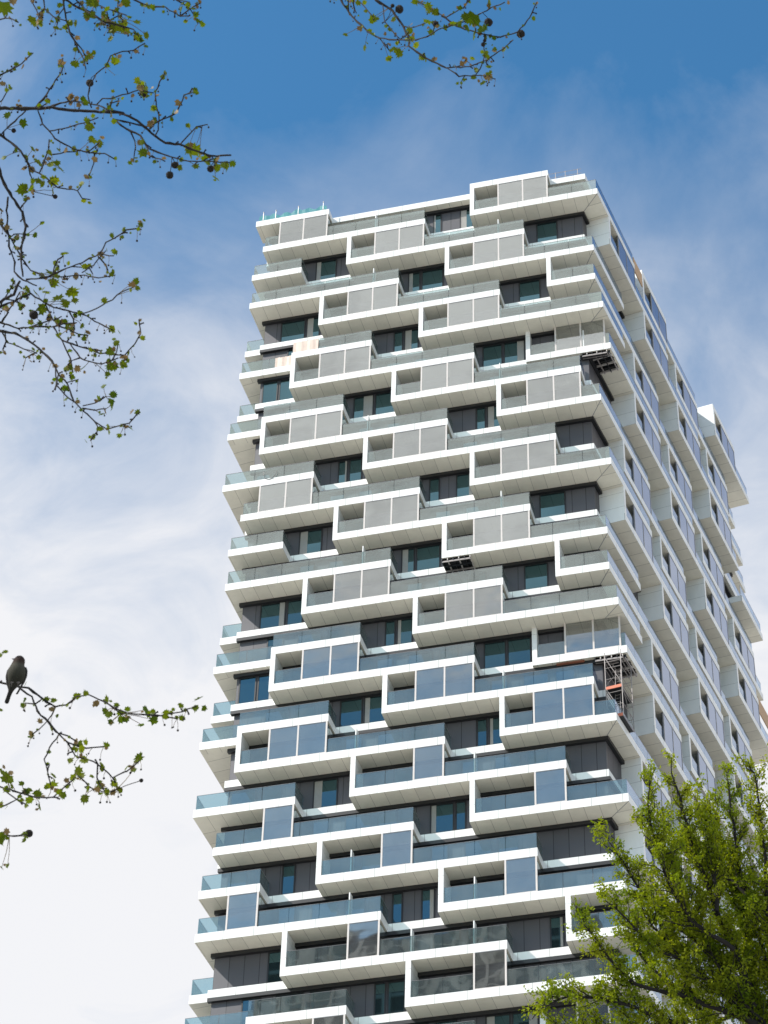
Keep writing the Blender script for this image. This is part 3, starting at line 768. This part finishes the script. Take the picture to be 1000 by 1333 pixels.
def to_depth(x, y):
    """depth of the twig nearest to this photo pixel"""
    best = (1e9, 8.0)
    for d0, d1, w0, w1, px in BR:
        for (a, b) in px:
            d = math.hypot(a - x, b - y)
            if d < best[0]: best = (d, (d0 + d1) / 2)
    return best[1]
view = R2
for x, y, s in LV:
    d = to_depth(x, y) + random.uniform(-.04, .04); p = at(x, y, d); r = s * d / FPX * 1.06
    nrm = (-view + rv() * 1.25); up = (R1 * random.choice((1, 1, -1)) + rv() * .8)
    lobed_leaf(lf, p, r, LEAF_P, nrm, up)
    q = near_twig(p)
    if (q - p).length < .12: st.polytube([q, q.lerp(p, .5) + rv() * .004, p], [.0012, .001, .0008], LEAF_B, 4)
    if random.random() < .5:      # a smaller companion leaf
        lobed_leaf(lf, p + rv() * r * 1.1, r * random.uniform(.35, .6), random.choice((LEAF_P, LEAF_B)), -view + rv(), rv())
# small opening leaves, bud scales and hanging young fruit
for p, t in twigpts:
    if random.random() < .50 * (.5 + t):
        lobed_leaf(lf, p + rv() * .014, random.uniform(.005, .015), random.choice((LEAF_P, LEAF_P, LEAF_B)), -view + rv(), rv())
    if random.random() < .24 * (.4 + t):
        q = p + rv() * .012 + Vector((0, 0, -random.uniform(.02, .04)))
        st.polytube([p, p.lerp(q, .5) + rv() * .003, q], [.0009, .0007, .0007], LEAF_B, 4); ball(st, q, random.uniform(.0026, .0042), FRUIT, 6, 4)
tag(lf.build('leaves', plane), kind='stuff').matrix_parent_inverse = pinv
tag(st.build('young_fruit_and_stalks', plane), kind='stuff').matrix_parent_inverse = pinv
for x, y, s in BALLS:
    d = to_depth(x, y); c = at(x, y, d); m = MB(); r = .93 * s * d / FPX
    ball(m, c, r, FRUIT, 16, 10, .09)
    q = near_twig(c + Vector((0, 0, .03)))
    if (q - c).length < .2: m.polytube([c, c.lerp(q, .5) + rv() * .006, q], [.0013] * 3, BARK, 5)
    o = m.build('seed_ball', plane); o.matrix_parent_inverse = pinv

# the leafy tree at the lower right, trunk standing below the frame
DT = 19.0
base = Vector(at(985, 1290, DT)); base = Vector((base.x + .4, base.y - .3, 0))
tree = empty('leafy_tree', base); tag(tree, 'dense bright green spring tree in front of the tower at lower right', 'tree')
tinv = Matrix.Translation(base).inverted()
LIMB = [ # distance start/end, radius start/end, pixels
 (19.4, 19.0, .085, .012, [(1010,1560),(984,1400),(984,1310),(955,1236),(933,1185),(904,1108),(885,1040),(874,1006)]),
 (19.3, 18.6, .06, .010, [(1060,1480),(1010,1345),(978,1329),(901,1300),(859,1289),(827,1281),(805,1262),(786,1236),(762,1202)]),
 (19.3, 18.4, .05, .010, [(1020,1420),(950,1360),(900,1340),(860,1325),(808,1304),(744,1296),(716,1306),(706,1312)]),
 (19.2, 19.4, .04, .009, [(984,1310),(930,1250),(910,1228),(880,1205),(846,1178),(824,1146),(804,1110),(792,1094)]),
 (19.4, 19.8, .06, .010, [(1040,1500),(1000,1360),(975,1250),(968,1172),(955,1076),(948,1030),(946,1010)]),
 (19.4, 18.9, .06, .010, [(1060,1500),(1020,1330),(1004,1220),(996,1120),(988,1050),(982,1006)]),
 (19.4, 20.1, .06, .010, [(1080,1500),(1060,1300),(1040,1180),(1025,1080),(1015,1010),(1005,985)]),
 (19.0, 18.5, .03, .009, [(955,1236),(900,1200),(870,1150),(850,1090),(843,1045),(846,1022)]),
 (19.0, 19.6, .03, .009, [(933,1185),(930,1130),(925,1090),(915,1060),(908,1042)]),
 (19.2, 18.5, .03, .009, [(978,1329),(930,1280),(890,1250),(850,1235),(820,1200),(805,1185),(788,1172)]),
 (19.2, 18.6, .03, .009, [(950,1360),(880,1370),(830,1340),(790,1345),(750,1342),(728,1337)]),
 (19.2, 19.0, .03, .009, [(901,1300),(890,1260),(868,1225),(850,1205),(838,1190)]),
 (19.4, 19.9, .04, .010, [(1020,1330),(1000,1260),(985,1200),(945,1140),(930,1080),(935,1048)]),
 (19.4, 18.8, .04, .010, [(1040,1400),(1060,1250),(1070,1150),(1075,1060)]),
 (19.4, 19.6, .04, .010, [(1060,1480),(1120,1330),(1150,1200),(1160,1100)]),
 (19.4, 18.9, .05, .010, [(1010,1560),(960,1480),(900,1440),(840,1420),(780,1410)]),
 (19.4, 19.9, .03, .010, [(1004,1220),(960,1150),(900,1120),(878,1090),(862,1066)]),
 (19.4, 19.9, .03, .010, [(984,1310),(930,1330),(880,1290),(830,1240),(818,1215)]),
 (19.2, 18.9, .03, .009, [(1010,1345),(960,1300),(920,1230),(890,1170),(872,1120),(862,1100)]),
]
tk = MB(); fork = base + Vector((-.1, .1, 7.5))
tk.polytube([base + Vector((0, 0, -.1)), base + Vector((0, 0, .5)), base + Vector((-.05, .05, 4)), fork], [.36, .28, .22, .17], BARK, 12)
lm = MB(); lv = MB(); tips = []
for d0, d1, r0, r1, px in LIMB:
    pts = []; rads = []; L = len(px)
    for i in range(L - 1):
        (x0, y0), (x1, y1) = px[i], px[i + 1]; k = max(1, int(math.hypot(x1 - x0, y1 - y0) / 12))
        for j in range(k):
            t = (i + j / k) / (L - 1); x = x0 + (x1 - x0) * j / k + random.uniform(-1.5, 1.5); y = y0 + (y1 - y0) * j / k + random.uniform(-1.5, 1.5)
            pts.append(at(x, y, d0 + (d1 - d0) * t)); rads.append((r0 * (1 - t) ** 1.5 + r1 * t) * .72)
    pts.append(at(*px[-1], d1)); rads.append(r1 * .5)
    lm.polytube(pts, rads, BARK, 6)
    if px[0][1] > 1395: lm.polytube([fork, fork.lerp(pts[0], .5) + Vector((0, 0, -.2)), pts[0]], [.13, .1, rads[0]], BARK, 7)
    for i in range(3, len(pts)):
        d = (pts[i] - pts[i - 1]).normalized(); tips.append((pts[i], d, i / len(pts)))
def cluster(p, d, n, sp):
    for _ in range(n):
        q = p + rv() * sp; r = random.uniform(.008, .019); nr = rv() + Vector((0, 0, .5)); nr.normalize()
        x = nr.orthogonal().normalized(); a = random.uniform(0, 6.28); x = (x * math.cos(a) + nr.cross(x) * math.sin(a)); y = nr.cross(x)
        i = len(lv.v); w = random.uniform(.45, .7)
        lv.v += [tuple(q - x * r), tuple(q + y * r * w + nr * r * .2), tuple(q + x * r * 1.15), tuple(q - y * r * w + nr * r * .2)]
        lv.f.append((i, i + 1, i + 2, i + 3)); lv.m.append(lv.mi(LEAF_T)); lv.uv.append([(.5, .5)] * 4)
    return
for p, d, t in tips:
    for _ in range(3 if t < .9 else 2):
        if random.random() < .08: continue
        dr = (d * .7 + rv() * .75 + Vector((0, 0, .30))).normalized(); ln = random.uniform(.12, .42) * (1.15 - .72 * t)
        q = p + dr * ln; m_ = p.lerp(q, .5) + rv() * .03
        lm.polytube([p, m_, q], [.006, .0045, .003], BARK, 4)
        for k in range(4):
            s0 = p.lerp(q, .3 + .7 * k / 3) + rv() * .02; dr2 = (dr * .5 + rv() * .8 + Vector((0, 0, .3))).normalized(); l2 = random.uniform(.05, .17) * (1.1 - .55 * t)
            e2 = s0 + dr2 * l2; lm.polytube([s0, e2], [.003, .002], BARK, 3)
            nc = 5
            for c_ in range(nc): cluster(s0.lerp(e2, .2 + .8 * c_ / (nc - 1)), dr2, 6 if t < .75 else 4, .034)
o = tk.build('trunk', tree, smooth=True); o.matrix_parent_inverse = tinv
o = lm.build('branches', tree, smooth=True); o.matrix_parent_inverse = tinv
o = tag(lv.build('foliage', tree), kind='stuff'); o.matrix_parent_inverse = tinv
print('leaves', len(lv.f))

# ------------------------------------------------------------------ the small bird
feather, nt, out = mat('bird_plumage')
tc = N(nt, 'ShaderNodeTexCoord'); sp_ = N(nt, 'ShaderNodeSeparateXYZ'); nt.links.new(tc.outputs['Object'], sp_.inputs[0])
ns = N(nt, 'ShaderNodeTexNoise', Scale=260.0, Detail=4.0); nt.links.new(tc.outputs['Object'], ns.inputs['Vector'])
zz = math_(nt, 'ADD', sp_.outputs[2], math_(nt, 'MULTIPLY', ns.outputs[0], .012))
rp = N(nt, 'ShaderNodeValToRGB'); e = rp.color_ramp.elements
e[0].position = .0; e[0].color = (.008, .007, .006, 1); e[1].position = 1; e[1].color = (.014, .013, .013, 1)
for pos, c in ((.28, (.020, .020, .012)), (.42, (.035, .034, .024)), (.60, (.060, .056, .044)), (.70, (.028, .013, .009)), (.84, (.020, .011, .009))):  # plumage colours lowered, backlit shade is held in the ramp
    q = e.new(pos); q.color = (*c, 1)
nt.links.new(math_(nt, 'MULTIPLY', math_(nt, 'ADD', zz, .02), 8.5), rp.inputs[0])
b = N(nt, 'ShaderNodeBsdfPrincipled', Roughness=.9); nt.links.new(rp.outputs[0], b.inputs['Base Color']); nt.links.new(b.outputs[0], out.inputs[0])
WING = simple('dark_wing_feathers', (.014, .012, .011), .7, noise=.5, scale=150)
BEAK = simple('grey_beak', (.09, .08, .08), .4); EYE = simple('black_eye', (.004, .004, .004), .1)
perch = at(19.5, 887.5, 7.18)
bird = empty('bird', perch); tag(bird, 'small brown bird, darkened as if backlit, perched on the bare twig at the left edge', 'bird')
fw = Vector((CAM.x - perch.x, CAM.y - perch.y, 0)).normalized(); rt = Vector((R0.x, R0.y, 0)).normalized(); upv = Vector((0, 0, 1))
def B(r_, f_, u_): return rt * r_ + fw * f_ + upv * u_       # right (in the picture), towards the viewer, up
# spine rings: centre (r, f, u), half-width across, half-depth front to back
rings = [(-.0165, -.046, -.052, .0078, .0022), (-.014, -.038, -.040, .0068, .0028), (-.010, -.028, -.022, .0062, .0040), (-.006, -.019, -.008, .0105, .0090), (-.002, -.011, .002, .0195, .0175),
         (.001, -.003, .013, .0268, .0240), (.0015, .004, .026, .0292, .0260), (.002, .010, .038, .0275, .0245), (.0015, .015, .048, .0232, .0208), (.002, .018, .054, .0198, .0184), (.0035, .0205, .061, .0185, .0182),
         (.005, .0222, .068, .0172, .0176), (.006, .022, .0745, .0130, .0138), (.0065, .021, .0785, .0060, .0070)]
m = MB(); seg = 20; mi = m.mi(feather); i0 = 0
cs = [B(*q[:3]) for q in rings]
for k, q in enumerate(rings):
    tan = (cs[min(k + 1, len(cs) - 1)] - cs[max(k - 1, 0)]).normalized(); side = (rt - tan * rt.dot(tan)).normalized(); dep = side.cross(tan)
    for j in range(seg):
        a = 2 * math.pi * j / seg; fl = 1 + random.uniform(-.03, .03)
        m.v.append(tuple(cs[k] + (side * math.cos(a) * q[3] + dep * math.sin(a) * q[4]) * fl))
for k in range(len(rings) - 1):
    for j in range(seg):
        a = k * seg + j; b_ = k * seg + (j + 1) % seg; m.f.append((a, b_, b_ + seg, a + seg)); m.m.append(mi); m.uv.append([(.5, .5)] * 4)
m.f.append(tuple(range(seg))[::-1]); m.m.append(mi); m.uv.append([(.5, .5)] * seg)
n0 = (len(rings) - 1) * seg; m.f.append(tuple(range(n0, n0 + seg))); m.m.append(mi); m.uv.append([(.5, .5)] * seg)
o = m.build('body', bird, smooth=True); o.modifiers.new('s', 'SUBSURF').render_levels = 1
for sg in (-1, 1):
    m = MB(); n_ = 8; up_ = []
    W = [(.0245, .010, .045, .004), (.0292, .003, .035, .010), (.0300, -.003, .023, .011), (.0265, -.010, .010, .009), (.0190, -.020, -.006, .005), (.010, -.030, -.026, .0015)]
    for k, (r_, f_, u_, w_) in enumerate(W):
        c = B(sg * r_ + .002, f_, u_)
        for j in range(n_):
            a = 2 * math.pi * j / n_; m.v.append(tuple(c + rt * math.cos(a) * .0035 + (fw * .8 + upv * .3) * math.sin(a) * w_))
    for k in range(len(W) - 1):
        for j in range(n_):
            a = k * n_ + j; b_ = k * n_ + (j + 1) % n_; m.f.append((a, b_, b_ + n_, a + n_)); m.m.append(m.mi(WING)); m.uv.append([(.5, .5)] * 4)
    m.f.append(tuple(range(n_))[::-1]); m.m.append(0); m.uv.append([(.5, .5)] * n_)
    m.build('wing', bird, smooth=True)
    m = MB(); hip = B(sg * .009 + .001, .004, .006); foot = B(sg * .010 + .001, .006, -.0125)
    m.tube(hip, foot, .0016, BEAK, 6)
    for t_ in (-.5, 0, .5): m.polytube([foot, foot + fw * .006 + rt * t_ * .006 + upv * .003, foot + fw * .010 + rt * t_ * .009 - upv * .003], [.0012, .0011, .0006], BEAK, 5)
    m.polytube([foot, foot - fw * .006, foot - fw * .008 - upv * .004], [.0012, .001, .0006], BEAK, 5)
    m.build('leg', bird)
hd = B(.004, .0215, .066); bd = (rt * -.93 + fw * .30 + upv * .05).normalized()
m = MB(); m.tube(hd + bd * .0155, hd + bd * .0255, .0034, BEAK, 8, .0003); m.build('beak', bird, smooth=True)
for sd in (1, -1):
    m = MB(); ex = bd.cross(upv).normalized() * sd; c = hd + bd * .0085 + ex * .0148 + upv * .003; ball(m, c, .0022, EYE, 8, 6, 0); m.build('eye', bird, smooth=True)

# ------------------------------------------------------------------ sky, sun, render settings
wd = bpy.data.worlds.new('World'); sc.world = wd; wd.use_nodes = True; nt = wd.node_tree; nt.nodes.clear()
SUN = Vector((-1.15, -.93, 1.30)).normalized()
elev = math.asin(SUN.z); az = math.atan2(SUN.x, SUN.y)
out = nt.nodes.new('ShaderNodeOutputWorld'); bg = nt.nodes.new('ShaderNodeBackground')
sky = nt.nodes.new('ShaderNodeTexSky'); sky.sky_type = 'NISHITA'; sky.sun_disc = False; sky.sun_elevation = elev; sky.sun_rotation = az
sky.air_density = 1.0; sky.dust_density = .6; sky.ozone_density = 2.2
tc = nt.nodes.new('ShaderNodeTexCoord'); sp_ = nt.nodes.new('ShaderNodeSeparateXYZ'); nt.links.new(tc.outputs['Generated'], sp_.inputs[0])
mp = nt.nodes.new('ShaderNodeMapping'); mp.inputs['Scale'].default_value = (1.3, 1.7, 2.0); mp.inputs['Rotation'].default_value = (.3, .2, .5)
nt.links.new(tc.outputs['Generated'], mp.inputs[0])
n1 = N(nt, 'ShaderNodeTexNoise', Scale=3.2, Detail=9.0, Roughness=.58, Distortion=.5); nt.links.new(mp.outputs[0], n1.inputs['Vector'])
n2 = N(nt, 'ShaderNodeTexNoise', Scale=11.0, Detail=8.0, Roughness=.6, Distortion=.8); nt.links.new(mp.outputs[0], n2.inputs['Vector'])
mr = nt.nodes.new('ShaderNodeMapRange'); mr.interpolation_type = 'LINEAR'
for i, v in ((1, .782), (2, .567), (3, 0), (4, 1.0)): mr.inputs[i].default_value = v
zw = math_(nt, 'ADD', sp_.outputs[2], math_(nt, 'MULTIPLY', math_(nt, 'SUBTRACT', n1.outputs[0], .52), -.26))
nt.links.new(zw, mr.inputs[0])
wisp = math_(nt, 'MULTIPLY', math_(nt, 'SUBTRACT', n2.outputs[0], .45), .75)
def mrange(src, a, b, c=0.0, d=1.0):
    q = nt.nodes.new('ShaderNodeMapRange'); q.interpolation_type = 'SMOOTHSTEP'
    for i, v in ((1, a), (2, b), (3, c), (4, d)): q.inputs[i].default_value = v
    nt.links.new(src, q.inputs[0]); return q.outputs[0]
cf = math_(nt, 'ADD', mr.outputs[0], math_(nt, 'MULTIPLY', wisp, mrange(zw, .77, .68, 0, .95)))
# a brighter, mostly overcast bank behind the camera, high up
south = math_(nt, 'MULTIPLY', mrange(sp_.outputs[1], -.35, -.65), mrange(zw, .59, .69))
low_s = math_(nt, 'MULTIPLY', mrange(sp_.outputs[1], -.35, -.65), mrange(zw, .66, .58))
cf = math_(nt, 'SUBTRACT', cf, math_(nt, 'MULTIPLY', low_s, .85))
cf = math_(nt, 'ADD', cf, math_(nt, 'MULTIPLY', south, .9))
cl = nt.nodes.new('ShaderNodeClamp'); nt.links.new(cf, cl.inputs[0]); cl.inputs[2].default_value = .97
mx = nt.nodes.new('ShaderNodeMix'); mx.data_type = 'RGBA'
nt.links.new(cl.outputs[0], mx.inputs[0]); hsv = N(nt, 'ShaderNodeHueSaturation', Saturation=1.25, Value=1.0); nt.links.new(sky.outputs[0], hsv.inputs['Color'])
vm = nt.nodes.new('ShaderNodeVectorMath'); vm.operation = 'MULTIPLY'; vm.inputs[1].default_value = (1.03, 1.26, 1.14)
nt.links.new(hsv.outputs[0], vm.inputs[0]); nt.links.new(vm.outputs[0], mx.inputs[6]); south2 = math_(nt, 'MULTIPLY', south, math_(nt, 'ADD', math_(nt, 'MULTIPLY', math_(nt, 'SUBTRACT', n2.outputs[0], .5), 3.0), .85))
nt.links.new(mixc(nt, south2, (5.2, 5.2, 5.32), (8.3, 8.4, 8.5)), mx.inputs[7])
nt.links.new(mx.outputs[2], bg.inputs[0]); bg.inputs[1].default_value = .15
nt.links.new(bg.outputs[0], out.inputs[0])
sl = bpy.data.lights.new('sun', 'SUN'); so = bpy.data.objects.new('sun', sl); col.objects.link(so)
sl.energy = 4.4; sl.angle = math.radians(.55); sl.color = (1, .955, .89)
so.rotation_euler = (-SUN).to_track_quat('-Z', 'Y').to_euler(); so.location = (0, 0, 300)
sc.view_settings.view_transform = 'Standard'; sc.view_settings.look = 'None'; sc.view_settings.exposure = 0.25; sc.view_settings.gamma = 1
sc.render.engine = 'CYCLES'; sc.cycles.max_bounces = 8; sc.cycles.transparent_max_bounces = 24; sc.cycles.diffuse_bounces = 4; sc.cycles.glossy_bounces = 3
